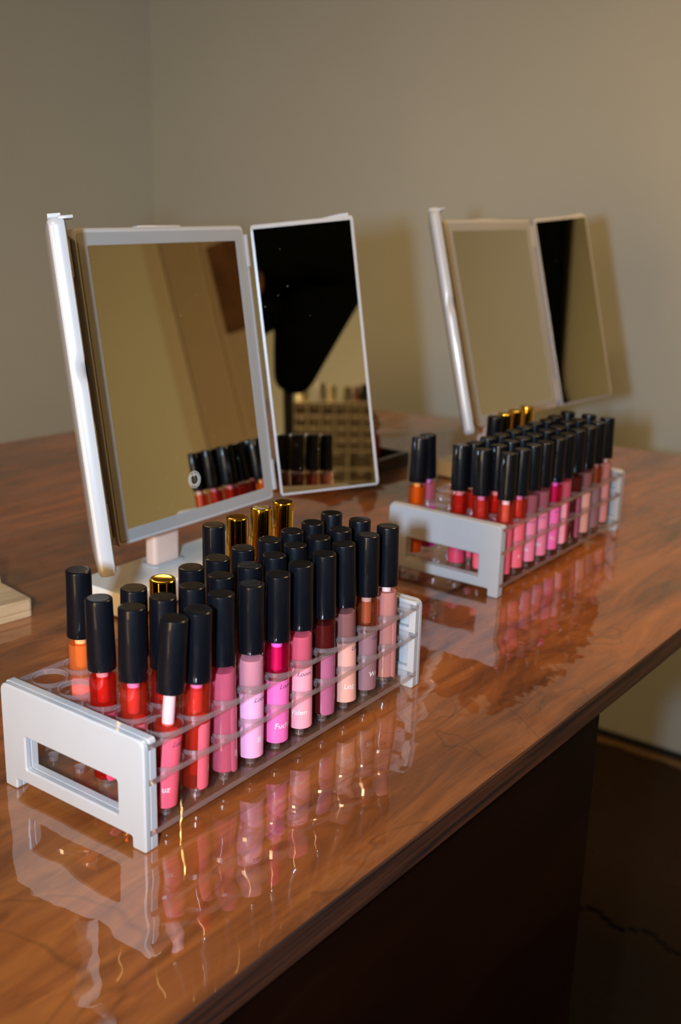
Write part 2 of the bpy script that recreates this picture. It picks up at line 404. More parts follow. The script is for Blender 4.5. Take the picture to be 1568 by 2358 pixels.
# pendant lamp above the desk, outside the picture
def pendant(loc, label):
    pl = thing('pendant_lamp', label, 'lamp', (loc[0], loc[1], loc[2]), 0, 'pendant lamps')
    bm = bmesh.new(); tube_path(bm, [(0, 0, 150), (0, 0, ZC - loc[2] - 24)], 4, 10); bm_obj('cord', bm, M['camera_black'], pl)
    lathe('ceiling_rose', [(55, ZC - loc[2] - 24), (60, ZC - loc[2] - 20), (60, ZC - loc[2] - 1)], M['lampglass'], pl, 32)
    V, Fc = [], []
    for (r, z) in ((228, 6), (232, 2), (236, 6), (225, 90), (60, 150), (20, 156), (20, 150), (58, 143), (219, 84)):
        for k in range(48): V.append((r * math.cos(2 * PI * k / 48), r * math.sin(2 * PI * k / 48), z))
    for i in range(9):
        for k in range(48): a, b = i * 48 + k, i * 48 + (k + 1) % 48; c = (i + 1) % 9 * 48; Fc.append((a, b, c + (k + 1) % 48, c + k))
    mk('shade', V, Fc, M['lampglass'], pl, smooth=True)
pendant(LAMP, 'white pendant lamp hanging in front of the far end of the desk')
pendant(REAR_FILL, 'added white pendant lamp hanging unseen behind the photographer')  # fixture made up to carry the rear fill light

# ------------------------------------------------------------------ the desk
desk = thing('desk', 'dark stained wooden desk with glossy lacquered top under the racks and mirrors', 'desk', (0, 0, ZF))
DZ0 = -ZF
dk = [(-900, -73), (1022, -114), (999, 711), (-900, 924)]
bm = bmesh.new(); prism(bm, [dk], DZ0 - 17, DZ0, bev=.9)
for f in bm.faces: f.material_index = 0
o = bm_obj('desktop', bm, None, desk, mats=[M['desktop'], M['edge']])
for f in o.data.polygons:
    if abs(f.normal.z) < .95: f.material_index = 1
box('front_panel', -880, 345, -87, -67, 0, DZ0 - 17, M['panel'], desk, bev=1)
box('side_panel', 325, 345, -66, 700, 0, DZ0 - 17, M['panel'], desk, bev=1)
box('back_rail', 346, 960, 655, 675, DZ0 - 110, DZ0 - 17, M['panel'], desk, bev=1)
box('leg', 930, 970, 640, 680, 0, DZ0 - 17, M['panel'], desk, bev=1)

# ------------------------------------------------------------------ the racks
RW, RH, RT, RL = 106.1, 59.8, 8.3, 246.0
HX0, HY0, HPX, HPY = 24.21, 10.63, 21.69, 21.29
TIERS = (('top_tier', 57.2, 3.0, 9.2), ('middle_tier', 38.2, 3.0, 9.2), ('bottom_tier', 10.8, 3.2, 2.6))
def end_outline(notch):
    z = [10.8, 38.2, 57.2]; t = 3.3; d = 5.0
    pts = [(0, 0), (9.5, 0), (9.5, 6.2), (96.5, 6.2), (96.5, 0), (RW, 0)]
    rad = [1.5, 1.5, 1, 1, 1.5, 1.5]
    if notch:
        for zz in z: pts += [(RW, zz - t), (RW - d, zz - t), (RW - d, zz), (RW, zz)]; rad += [0] * 4
    pts += [(RW, RH), (0, RH)]; rad += [2 if notch else 5, 2 if notch else 5]
    if notch:
        for zz in reversed(z): pts += [(0, zz), (d, zz), (d, zz - t), (0, zz - t)]; rad += [0] * 4
    return round_poly(pts, rad)
def make_rack(ox, oy, rz, label):
    t = thing('tube_rack', label, 'tube rack', (ox, oy, 0), rz, 'tube racks on the desk')
    for side in (0, 1):
        bm = bmesh.new()
        win = list(reversed(round_poly(rect(18.9, 88, 14.4, 33.4), 1.2)))
        xa = (0, 3.9) if side == 0 else (RL - 3.9, RL)
        xb = (3.9, RT) if side == 0 else (RL - RT, RL - 3.9)
        z = [10.8, 38.2, 57.2]
        out = round_poly([(0, 0), (9.5, 0), (9.5, 6.2), (96.5, 6.2), (96.5, 0), (RW, 0), (RW, RH), (0, RH)], [1.5, 1.5, 1, 1, 1.5, 1.5, 5, 5])
        prism(bm, [out, win], xa[0], xa[1] , 'x', .75)
        # inner layer: rim and ribs with recessed cells and the slots that take the tiers
        outer = round_poly([(0, 0), (9.5, 0), (9.5, 6.2), (96.5, 6.2), (96.5, 0), (RW, 0)], [1.5, 1.5, 1, 1, 1.5, 1.5])
        for (za, zb) in ((0, z[0] - 3.3), (z[0], z[1] - 3.3), (z[1], z[2] - 3.3)):
            zb_ = zb; za_ = za
            if za == 0:
                lp = round_poly([(0, 0), (9.5, 0), (9.5, zb), (0, zb)], [1.5, 1.5, 0, 0]); prism(bm, [lp], *xb, 'x', .3)
                lp = round_poly([(96.5, 0), (RW, 0), (RW, zb), (96.5, zb)], [1.5, 1.5, 0, 0]); prism(bm, [lp], *xb, 'x', .3)
                prism(bm, [rect(9.5, 96.5, 6.2, zb)], *xb, 'x', .1)
            else:
                ytop = zb
                cells = []
                if za == z[0]: ys = [(5, 16.5), (90.5, RW - 5)]; inner = [rect(a, b, za + 3.5, zb - 3.5) for a, b in ys] + [rect(18.9, 88, 14.4, 33.4)]
                else: inner = [rect(a, b, za + 3.2, zb - 2.6) for a, b in ((5, 27), (31, 50.5), (54.5, 74), (78, RW - 5))]
                prism(bm, [rect(0, RW, za, zb)] + [list(reversed(c)) for c in inner], *xb, 'x', .3)
        prism(bm, [round_poly([(0, z[2]), (RW, z[2]), (RW, RH), (0, RH)], [0, 0, 2.4, 2.4])], *xb, 'x', .3)
        # slot floors between the layers
        for zz in z: prism(bm, [rect(4.5, RW - 4.5, zz - 3.3, zz)], xb[0], xb[1] - .2 if side == 0 else xb[1], 'x', 0)
        bm_obj('end_plate', bm, M['plate'], t, ang=30)
    for (nm, zt, th, hr) in TIERS:
        V = []; Fc = []; fm = []
        def grid(x0, x1, y0, y1, zz, flip):
            i = len(V); V.extend([(x0, y0, zz), (x1, y0, zz), (x1, y1, zz), (x0, y1, zz)])
            Fc.append((i + 3, i + 2, i + 1, i) if flip else (i, i + 1, i + 2, i + 3)); fm.append(0)
        xs = [HX0 + (c - .5) * HPX for c in range(11)]; ys = [HY0 + (r - .5) * HPY for r in range(6)]
        X0, X1, Y0, Y1 = 4.1, RL - 4.1, .0, RW; NS = 32
        ys[0] = Y0; ys[-1] = Y1
        for zz, flip in ((zt, False), (zt - th, True)):
            grid(X0, xs[0], Y0, Y1, zz, flip); grid(xs[-1], X1, Y0, Y1, zz, flip)
        for c in range(10):
            for r in range(5):
                cx, cy_ = HX0 + c * HPX, HY0 + r * HPY
                x0, x1, y0, y1 = xs[c], xs[c + 1], ys[r], ys[r + 1]
                i = len(V); rings = ((0, zt), (hr + .5, zt), (hr, zt - .5), (hr, zt - th), (0, zt - th))
                for (rr, zz) in rings:
                    for k in range(NS):
                        a = 2 * PI * k / NS; ca, sa = math.cos(a), math.sin(a)
                        if rr == 0:
                            m_ = max(abs(ca), abs(sa)); ux, uy = ca / m_, sa / m_
                            V.append((cx + (ux * (x1 - cx) if ux > 0 else -ux * (x0 - cx)), cy_ + (uy * (y1 - cy_) if uy > 0 else -uy * (y0 - cy_)), zz))
                        else: V.append((cx + rr * ca, cy_ + rr * sa, zz))
                for q in range(4):
                    for k in range(NS):
                        a, b = i + q * NS + k, i + q * NS + (k + 1) % NS
                        Fc.append((a, b, b + NS, a + NS)); fm.append(1 if q in (1, 2) else 0)
        i = len(V)
        for (x, y) in ((X0, Y0), (X1, Y0), (X1, Y1), (X0, Y1)): V.append((x, y, zt)); V.append((x, y, zt - th))
        for k in range(4):
            a, b = i + 2 * k, i + 2 * ((k + 1) % 4)
            Fc.append((a, a + 1, b + 1, b)); fm.append(1)
        mk(nm, V, Fc, None, t, smooth=False, mats=[M['acrylic'], M['acrylic_edge']], fm=fm)
    return t
rackA = make_rack(0, 0, 0, 'nearer white-ended clear acrylic tube rack, in front of the larger mirror')
rackB = make_rack(419.56, 36.31, -.00323, 'farther white-ended clear acrylic tube rack, behind the near one')

# ------------------------------------------------------------------ lip gloss tubes
TR = 7.0; ZV = 63.2; ZT = 101.0
cap_prof = [(6.4, ZV), (7.22, ZV), (7.3, ZV + .4), (7.3, ZV + 6), (7.1, ZV + 20), (6.95, ZT - 1.1), (6.8, ZT - .45), (6.35, ZT - .08), (5.6, ZT), (4.9, ZT - .05)]
vial_prof = [(6.2, 0), (6.85, .35), (7.0, 1.0), (7.0, ZV - .6), (6.7, ZV - .2), (6.0, ZV - .1)]
gloss_prof = [(5.2, 2.4), (6.35, 3.2), (6.6, 4.2), (6.6, ZV - 5.5), (6.4, ZV - 4.2)]
half_prof = [(5.2, 2.4), (6.35, 3.2), (6.6, 4.2), (6.6, ZV - 17.5), (6.5, ZV - 17)]
neckglass = [(1.6, ZV - 19.5), (3.1, ZV - 18), (3.1, ZV - .3)]
CACHE = {}
def cached(key, build):
    """the first time builds a mesh, then copies share its data"""
    if key not in CACHE:
        o = build(); CACHE[key] = o.data; return o
    o = bpy.data.objects.new(key[0], CACHE[key]); return link(o)
def label_mesh(mat, a0, a1, z0=2.7, z1=40.5, r=7.14):
    V = []; Fc = []; na = 26; rc = 2.0
    for i in range(na + 1):
        a = a0 + (a1 - a0) * i / na; d = min(a - a0, a1 - a) * r
        ins = rc - math.sqrt(max(0, rc * rc - (rc - d) ** 2)) if d < rc else 0
        for z, rr in ((z0 + ins, r), (z0 + ins + 1, r), (z1 - ins - 1, r), (z1 - ins, r)):
            V.append((rr * math.cos(a), rr * math.sin(a), z))
    for i in range(na):
        for k in range(3):
            b = i * 4 + k; Fc.append((b, b + 4, b + 5, b + 1))
    return mk('label', V, Fc, mat, None, smooth=True)
def bent_text(txt, size, a0, z, mat, parent, r=7.22, shear=0, bold=0.0):
    c = bpy.data.curves.new('lettering', 'FONT'); c.body = txt; c.size = size; c.shear = shear; c.offset = bold; c.resolution_u = 3
    o = bpy.data.objects.new('tmp', c); COL.objects.link(o)
    dg = bpy.context.evaluated_depsgraph_get(); me = bpy.data.meshes.new_from_object(o.evaluated_get(dg))
    bpy.data.objects.remove(o); bpy.data.curves.remove(c)
    for v in me.vertices:
        a = a0 + v.co.x / r; zz = z + v.co.y
        v.co = Vector((r * math.cos(a), r * math.sin(a), zz)) * S
    me.materials.append(mat)
    return link(bpy.data.objects.new('lettering', me), parent)
def R_(d): return math.radians(d)
GL = {}  # gloss kinds: name -> (gloss colour, sheer, label colour, wand colour)
def kind(nm, g, sheer, lb, wand=None, k=1.0):
    GL[nm] = (gloss_mat('gloss_' + nm, lin(*g, k), sheer), plain('label_' + nm, lin(*lb), .45, coat=.25, var=.02), wand)
kind('clear_coral', (222, 85, 60), .8, (240, 92, 108), (250, 190, 190))
kind('orange_red', (215, 68, 42), .72, (238, 98, 112), (225, 110, 150))
kind('rose', (214, 95, 118), 0, (206, 92, 115))
kind('light_pink', (222, 148, 160), 0, (238, 160, 192))
kind('magenta', (208, 18, 75), .74, (248, 105, 170), (240, 95, 200))
kind('coral_pink', (226, 100, 120), 0, (248, 155, 165))
kind('dark_maroon', (92, 24, 22), .05, (170, 88, 118))
kind('mauve_brown', (160, 103, 98), 0, (222, 158, 140))
kind('clear_brown', (160, 85, 52), .75, (140, 98, 102), (190, 140, 125))
kind('dusty_beige', (212, 142, 130), 0, (205, 132, 125), (240, 200, 195))
kind('red', (205, 42, 26), .2, (245, 85, 110))
kind('deep_red', (190, 32, 22), .6, (215, 60, 90), (235, 120, 120))
kind('orange', (238, 130, 62), .5, (250, 110, 92), (250, 175, 110))
kind('clear_orange', (238, 115, 25), .65, (240, 100, 30), (252, 150, 70))
kind('mauve_pink', (178, 98, 108), 0, (235, 125, 152))
kind('plum', (130, 60, 75), 0, (150, 90, 110))
kind('soft_pink', (205, 120, 130), .5, (235, 60, 160), (230, 130, 190))
LOOKS = {'clear_coral': 'clear coral', 'orange_red': 'orange-red', 'light_pink': 'light pink', 'coral_pink': 'coral pink', 'dark_maroon': 'dark maroon',
         'mauve_brown': 'mauve-brown', 'clear_brown': 'clear brown', 'dusty_beige': 'dusty beige', 'deep_red': 'deep red', 'clear_orange': 'clear orange',
         'mauve_pink': 'mauve pink', 'soft_pink': 'soft pink'}
WAND = {}
def make_tube(rack, rx, ry, rrz, row, col, knd, cap, off, lab_a=None, texts=(), label='', group='', half=False):
    bx, by = HX0 + (col - 1) * HPX, HY0 + (row - 1) * HPY
    ox, oy = off; m_ = math.hypot(ox, oy)
    if m_ > 7.6: ox, oy = ox * 7.6 / m_, oy * 7.6 / m_; m_ = 7.6
    b0 = (-ox * .22, -oy * .22)
    lx, ly = bx + b0[0], by + b0[1]
    c, s = math.cos(rrz), math.sin(rrz)
    wx, wy = rx + c * lx - s * ly, ry + s * lx + c * ly
    d = Vector((ox - b0[0], oy - b0[1], ZT)).normalized()
    lift = 6.2 * math.hypot(d.x, d.y)
    t = thing('lip_gloss_tube', label, 'lip gloss', (wx, wy, 10.82 + lift), 0, group)
    tilt = Vector((0, 0, 1)).rotation_difference(d); t.rotation_mode = 'QUATERNION'; t.rotation_quaternion = tilt
    gm, lm, wand = GL[knd]
    cached(('vial',), lambda: lathe('vial', vial_prof, M['vial'])).parent = t
    cached(('gloss', knd, half), lambda: lathe('gloss', half_prof if half else gloss_prof, gm)).parent = t
    cached(('cap', cap), lambda: lathe('cap', cap_prof, M[cap])).parent = t
    if wand:
        if wand not in WAND: WAND[wand] = plain('wand_stem', lin(*wand), .4)
        cached(('wand', wand), lambda: lathe('wand', neckglass, WAND[wand], n=16)).parent = t
    phi = math.atan2(CAM.y - wy, CAM.x - wx)
    la, lb = lab_a if lab_a else (random.Random(row * 31 + col + int(rx)).uniform(-80, 60), 200)
    a0 = phi + R_(la)
    lo = label_mesh(lm, a0, a0 + R_(lb)); lo.parent = t
    for (txt, kind_, ta) in texts:
        if kind_ == 'top': bent_text(txt, 3.7, phi + R_(ta), 35.8, M['letter_dark'], lo, shear=.35)
        else: bent_text(txt, 4.6, phi + R_(ta), 11.6, M['letter_cream'], lo, bold=.04, shear=.12)
    return t
offA = {(1, 1): (5.3, -3.3), (1, 2): (-1.3, -4.6), (1, 3): (0.7, 2.0), (1, 4): (0.2, -0.1), (1, 5): (-1.0, -1.3), (1, 6): (-1.8, -0.3), (1, 7): (-0.7, 0.5), (1, 8): (-0.6, 2.6), (1, 9): (1.3, 1.6), (1, 10): (2.4, 2.6), (2, 1): (2.3, 1.4), (2, 2): (0.5, 0.1), (2, 3): (-0.4, -0.1), (2, 4): (-0.7, -0.7), (2, 5): (-0.3, -1.6), (2, 6): (.6, -.6), (2, 7): (0.8, 1.7), (2, 8): (0.2, 0.1), (2, 9): (-0.6, -0.2), (2, 10): (2.4, 2.5), (3, 1): (0.1, 1.5), (3, 2): (-0.2, -1.0), (3, 3): (-3.0, -2.7), (3, 4): (-1.7, -1.4), (3, 5): (-2.6, -1.6), (3, 6): (-1.5, -0.3), (3, 7): (-1.4, -2.0), (3, 8): (-1.0, -1.4), (3, 9): (-0.2, 0.1), (3, 10): (2.2, 3.3), (5, 2): (-0.2, -1.3), (5, 7): (-0.9, -0.2), (5, 8): (-0.8, 0.0), (5, 9): (3.0, 2.0), (5, 10): (1.9, 0.3)}
offB = {(1, 1): (6.6, 3.0), (1, 2): (5.0, 1.6), (1, 3): (4.2, 2.1), (1, 4): (-0.2, -0.0), (1, 5): (0.1, -1.6), (1, 6): (-1.6, -0.4), (1, 7): (-0.6, 0.3), (1, 8): (-2.1, -1.4), (1, 9): (0.3, 0.7), (1, 10): (3.7, 2.8), (2, 1): (4.4, 4.4), (2, 2): (4.4, 1.5), (2, 3): (4.4, 1.8), (2, 4): (0.1, 0.3), (2, 5): (-2.0, -0.8), (2, 6): (-0.6, -0.9), (2, 7): (-2.4, -2.2), (2, 8): (2.0, 0.4), (2, 9): (-0.8, -1.2), (2, 10): (5.1, 0.5), (3, 1): (6.0, 4.2), (3, 2): (0.4, 1.0), (3, 3): (1.8, 1.3), (3, 4): (-0.2, -0.8), (3, 5): (-0.8, -1.6), (3, 6): (-1.7, -1.2), (3, 7): (0.6, 0.7), (3, 8): (-1.7, -1.9), (3, 9): (-2.1, 0.6), (3, 10): (4.6, 0.7), (5, 1): (5.6, 1.3), (5, 2): (-0.7, 3.3), (5, 7): (-0.3, -1.5), (5, 8): (-1.3, -0.7), (5, 9): (-1.7, -0.5), (5, 10): (2.7, 0.4)}
front = ['clear_coral', 'orange_red', 'rose', 'light_pink', 'magenta', 'coral_pink', 'dark_maroon', 'mauve_brown', 'clear_brown', 'dusty_beige']
frontB = ['clear_coral', 'orange_red', 'mauve_pink', 'mauve_pink', 'magenta', 'coral_pink', 'dark_maroon', 'mauve_brown', 'clear_brown', 'dusty_beige']
second = ['orange_red', 'deep_red', 'red', 'coral_pink', 'light_pink', 'magenta', 'plum', 'dark_maroon', 'mauve_brown', 'clear_brown']
third = ['deep_red', 'red', 'red', 'orange_red', 'red', 'deep_red', 'rose', 'plum', 'mauve_brown', 'dark_maroon']
KA = {}; KB = {}
for c in range(10):
    KA[(1, c + 1)] = front[c]; KB[(1, c + 1)] = frontB[c]; KA[(2, c + 1)] = KB[(2, c + 1)] = second[c]; KA[(3, c + 1)] = KB[(3, c + 1)] = third[c]
KA[(5, 2)] = 'orange'; KB[(5, 1)] = 'clear_orange'; KB[(5, 2)] = 'soft_pink'
for c, k in ((7, 'red'), (8, 'deep_red'), (9, 'red'), (10, 'deep_red')): KA[(5, c)] = KB[(5, c)] = k
LA = {1: ((-20, 190), [('uz', 'name', -12), ('Loom', 'top', 20)]), 2: ((10, 190), [('B', 'name', 62)]), 3: ((32, 190), [('B', 'name', 52)]),
      4: ((-62, 200), [('Loom', 'top', 14), ('Bl', 'name', 30)]), 5: ((-72, 200), [('Loom', 'top', 14), ('Fuchsi', 'name', -6)]),
      6: ((-58, 200), [('Loom', 'top', -14), ('Valen', 'name', -47)]), 7: ((-10, 190), [('M', 'name', 66)]),
      8: ((-58, 200), [('Loom', 'top', 38), ('Log', 'name', -2)]), 9: ((-62, 200), [('Loom', 'top', 34), ('Wa', 'name', 22)]), 10: ((38, 190), [])}
LB = {1: ((-20, 190), []), 2: ((-58, 200), [('a', 'name', 25)]), 3: ((-66, 200), [('Loom', 'top', -15), ('bble', 'name', -52)]), 4: ((-60, 200), [('Loom', 'top', -25), ('Baby', 'name', -48)]),
      5: ((-64, 200), [('Loom', 'top', 25), ('Fu', 'name', 5)]), 6: ((-75, 110), []), 7: ((30, 190), []), 8: ((-50, 120), []), 9: ((-70, 200), []), 10: ((-60, 120), [])}
ORD = ['first', 'second', 'third', 'fourth', 'fifth', 'sixth', 'seventh', 'eighth', 'ninth', 'tenth']
ROW = {1: 'front row', 2: 'second row', 3: 'third row', 5: 'back row'}
for (nm, K, OF, L_, rx, ry, rz) in (('near', KA, offA, LA, 0, 0, 0), ('far', KB, offB, LB, 419.56, 36.31, -.00323)):
    for (row, col) in sorted(K):
        gold = (row == 5 and col >= 8) or (nm == 'near' and (row, col) == (3, 3))
        idx = sum(1 for (r, c) in K if r == row and c < col)
        look = LOOKS.get(K[(row, col)], K[(row, col)])
        lab = '%s-capped tube of %s gloss, %s from left in %s of %s rack' % ('gold' if gold else 'black', look, ORD[idx], ROW[row], nm)
        la, tx = (None, ())
        if row == 1: la, tx = L_[col]
        if (row, col) == (2, 1) and nm == 'far': la, tx = (-40, 190), [('C', 'name', 20)]
        if row == 5 and col < 3: la = (-50, 190)
        make_tube(nm, rx, ry, rz, row, col, K[(row, col)], 'gold' if gold else 'cap', OF[(row, col)], la, tx, lab,
                  'lip gloss tubes in the %s rack' % nm, half=(row, col) == (1, 1) and nm == 'near')

# ------------------------------------------------------------------ trifold mirrors
MW, MH, MSW, MG = 173.8, 222.1, 84.1, 8.8
def make_mirror(x, y, z0, yaw, tilt, aR, aL, label, smudged):
    t = thing('trifold_mirror', label, 'mirror', (x, y, 0), yaw, 'trifold makeup mirrors')
    # local frame: x = panel width, -y = facing the viewer; the panels lean back by tilt
    Tl = Matrix.Translation(Vector((0, 0, z0)) * S) @ Matrix.Rotation(-tilt, 4, 'X')
    def put(o, Mx): o.matrix_local = Tl @ Mx; return o
    I = Matrix.Identity(4)
    # centre panel
    ctr = put(prism_obj('center_panel', [round_poly(rect(-MW / 2, MW / 2, 0, MH), 4)], .0, 12.5, M['mwhite'], t, axis='y', bev=1.2), I)
    put(prism_obj('light_band', [round_poly(rect(-MW / 2 + 3.0, MW / 2 - 3.0, 3.0, MH - 3.0), 3), list(reversed(round_poly(rect(-MW / 2 + 11.0, MW / 2 - 11.0, 11.0, MH - 11.8), 1)))], -.5, .4, M['frost'], t, axis='y', bev=.1), I)
    put(prism_obj('mirror_glass', [rect(-MW / 2 + 11, MW / 2 - 11, 11, MH - 11.8)], -.3, .3, M['mirror'], t, axis='y'), I)
    put(box('latch', -24, 19, 2, 9, MH - .5, MH + 1.4, M['mwhite'], t, bev=.5), I)
    # touch switch: ring, open ring and bar
    bm = bmesh.new(); cx, cz = -2.9, 33.4
    def ring(r0, r1, a0, a1):
        n = 40; pr = None
        for k in range(n + 1):
            a = a0 + (a1 - a0) * k / n
            A = [bm.verts.new(Vector((cx + r * math.cos(a), yy, cz + r * math.sin(a))) * S) for r in (r0, r1) for yy in (-.42, -.31)]
            if pr:
                for i, j in ((0, 2), (2, 3), (3, 1), (1, 0)): bm.faces.new((pr[i], pr[j], A[j], A[i]))
            pr = A
    ring(5.9, 6.35, 0, 2 * PI); ring(4.0, 4.75, PI / 2 + .35, PI / 2 + 2 * PI - .35)
    boxbm(bm, cx - .5, cx + .5, -.42, -.31, cz + 2.6, cz + 5.3)
    if smudged: put(bm_obj('touch_switch', bm, M['icon'], t, smooth=False), I)     # shows on the near mirror only
    else: bm.free()
    # side panels
    def side(sgn, ang, mat, notch):
        """panel local: x from hinge to free edge, mirror face towards -y"""
        H = Matrix.Translation(Vector((sgn * (MW / 2 + MG), 0, 0)) * S) @ Matrix.Rotation(-sgn * ang, 4, 'Z')
        nv = 90; rings = []; th = 11.0; W = MSW; bm = bmesh.new()
        for i in range(nv + 1):
            v = MH * i / nv
            e = min(v, MH - v); cut = 1.2 if e < .1 else 0
            dz = v
            q = 0
            if notch: q = 5.0 * math.exp(-((v - MH * .585) / 6.0) ** 2)         # finger notch in the free edge
            pts = [(cut, cut), (W - 2.4 - cut - q * .8, cut), (W - .7 - cut - q * .6, .7 + cut), (W - cut - q * .15, 3 + cut + q * .3), (W - cut, th - 3 - cut), (W - 1.2 - cut, th - .9 - cut), (W - 4 - cut, th - cut), (cut, th - cut)]
            rings.append([bm.verts.new(Vector((sgn * px_, py_, dz)) * S) for px_, py_ in pts])
        for A, B in zip(rings[:-1], rings[1:]):
            n = len(A)
            for k in range(n): bm.faces.new((A[k], A[(k + 1) % n], B[(k + 1) % n], B[k]))
        bm.faces.new(rings[0]); bm.faces.new(rings[-1])
        p_ = put(bm_obj('side_panel', bm, M['mwhite'], t, ang=40), H)
        x0, x1 = sorted((sgn * 1.9, sgn * (W - 3.2)))
        prism_obj('mirror_glass', [rect(x0, x1, 2.2, MH - 3.4)], -.25, .3, mat, p_, axis='y')
        x0, x1 = sorted((sgn * (W - 26), sgn * (W - 4)))
        o_ = prism_obj('top_lip', [[(x0, MH - 1), (x1, MH - 1), (x1, MH + 2.4), ((x0 + x1) / 2 + sgn * 4, MH + 2.2), (x0, MH + .1)] if sgn > 0 else [(x0, MH - 1), (x1, MH - 1), (x1, MH + .1), ((x0 + x1) / 2 + sgn * 4, MH + 2.2), (x0, MH + 2.4)]], 2, 10, M['mwhite'], p_, axis='y', bev=.3)
        if notch:
            x0, x1 = sorted((sgn * (W - 9), sgn * (W - .5)))
            box('latch_lip', x0, x1, -5, 4, MH - 1.5, MH + .6, M['mwhite'], p_, bev=.5)
        # hinge barrel with knuckles
        hx = sgn * (MW / 2 + MG / 2)
        bm = bmesh.new()
        for (a, b, r) in ((20, 200, 2.6), (7, 32, 4.0), (MH - 32, MH - 7, 4.0)):
            tube_path(bm, [(hx, 5, a), (hx, 5, b)], r, 18)
        for (a, b) in ((7, 32), (MH - 32, MH - 7)):
            boxbm(bm, hx - 6, hx + 6, 4, 8, a, b, .6)
        put(bm_obj('hinge', bm, M['mwhite'], t, ang=50), I)
    side(1, aR, M['mirror_smudged'] if smudged else M['mirror'], False)
    side(-1, aL, M['mirror'], True)
    # stand
    nx, ny = -5, 39
    bm = bmesh.new(); prism(bm, [round_poly(rect(nx - 14, nx + 14, ny - 6, ny + 6), 4)], 20, 128, bev=1); bm_obj('neck', bm, M['neck'], t)
    bm = bmesh.new(); prism(bm, [round_poly(rect(nx - 17.5, nx + 17.5, ny - 9.5, ny + 9.5), 6)], 19.5, 22.3, bev=1); bm_obj('collar', bm, M['mwhite'], t)
    zt = z0 + 60 * math.cos(tilt); yb = 12.5 + 60 * math.sin(tilt)
    bm = bmesh.new(); boxbm(bm, nx - 10, nx + 10, yb - 2, ny - 2, zt - 8, zt + 8, 1.5); bm_obj('pivot', bm, M['mwhite'], t)
    bm = bmesh.new(); prism(bm, [round_poly(rect(-78, 92, 3, 60), 8)], 1.2, 20, bev=1.4); o = bm_obj('base', bm, M['base'], t)
    for (fx, fy) in ((-66, 12), (80, 12), (-66, 50), (80, 50)):
        lathe('rubber_foot', [(4, 0), (4.5, .3), (4.5, 1.4)], M['camera_black'], o, 14, fx, fy)
    return t
rad = math.radians
make_mirror(275.9, 220.1, 60.9, rad(-.3), rad(9.2), rad(48.2), rad(52.1), 'nearer white trifold mirror with smudged right panel, behind the near rack', True)
make_mirror(796.5, 216.3, 66.4, rad(-4.2), rad(15.0), rad(18.3), rad(36.1), 'white trifold mirror farther off, behind the far rack', False)

# ------------------------------------------------------------------ small things on the desk
wh = thing('wooden_holder', 'pale wooden holder with a round recess at the left edge, on the desk', 'holder', (163, 286, 0), rad(-9))
rc = [(-32 + 14 * math.cos(2 * PI * k / 32), 25 + 14 * math.sin(2 * PI * k / 32)) for k in range(32)]
rc2 = [(-74 + 14 * math.cos(2 * PI * k / 32), 25 + 14 * math.sin(2 * PI * k / 32)) for k in range(32)]
prism_obj('base', [round_poly(rect(-130, 0, 0, 58), 3), list(reversed(rc)), list(reversed(rc2))], 5, 14, M['pine'], wh, bev=.7)
prism_obj('bottom_board', [round_poly(rect(-130, 0, 0, 58), 3)], 0, 4.9, M['pine'], wh, bev=.4)
prism_obj('upright', [round_poly([(-130, 14.1), (-1, 14.1), (-2.5, 30), (-5, 36), (-130, 36)], [0, 0, 1, 3, 0])], 44, 57, M['pine'], wh, axis='y', bev=.7)

tr = thing('wooden_tray', 'dark brown wooden tray behind the near mirror, holding the red bottle', 'tray', (742, 328, 0), rad(-1))
prism_obj('rim', [rect(-150, 0, 0, 88), list(reversed(rect(-144, -6, 6, 82)))], 3, 17, M['tray'], tr, bev=.6)
prism_obj('bottom', [rect(-150, 0, 0, 88)], 0, 3, M['tray'], tr)
bt = thing('perfume_bottle', 'red pink bottle with cream flower-shaped stopper standing in the dark tray', 'bottle', (726, 373, 3.1))
lathe('glass_body', [(10, 0), (13, 1), (13.5, 4), (13, 20), (12, 30), (8, 34), (6, 36)], M['redbottle'], bt, 28)
bm = bmesh.new()
rr = random.Random(4)
for lvl, (R0, n, zc, sz) in enumerate(((8.5, 7, 41, 6), (6.5, 6, 48, 5.5), (3.5, 5, 54, 4.6), (0, 1, 58, 4))):
    for k in range(n):
        a = 2 * PI * k / n + lvl * .5
        m_ = Matrix.Translation(Vector((R0 * math.cos(a), R0 * math.sin(a), zc)) * S) @ Matrix.Rotation(a, 4, 'Z') @ Matrix.Rotation(.5, 4, 'Y') @ Matrix.Diagonal((sz * .55 * S, sz * S, sz * S, 1))
        bmesh.ops.create_icosphere(bm, subdivisions=2, radius=1, matrix=m_)
bm_obj('flower_stopper', bm, M['cream'], bt)

# ------------------------------------------------------------------ what the mirrors see: side table, drawer organizer, bottles, sign, coat
OC_X, OC_Y = -1190, -1450
st = thing('side_table', 'low cabinet behind the photographer carrying the drawer organizer', 'table', (OC_X, OC_Y, ZF), rad(-46.8))
TZ = -35 - ZF
prism_obj('tabletop', [round_poly(rect(-330, 420, -280, 200), 10)], TZ - 22, TZ, M['panel'], st, bev=2)
box('cabinet_body', -320, 410, -270, 170, 70, TZ - 22.2, M['panel'], st, bev=2)
for fx in (-300, 390):
    for fy in (-250, 150): box('leg', fx - 18, fx + 18, fy - 18, fy + 18, 0, 70, M['panel'], st, bev=2)
OC = Vector((-1147, -1411)); OW, OH, OD = 252, 232, 130
og = thing('drawer_organizer', 'ivory plastic organizer with rows of small drawers reflected in the near mirror', 'organizer', (OC.x, OC.y, -35), rad(-46.8))
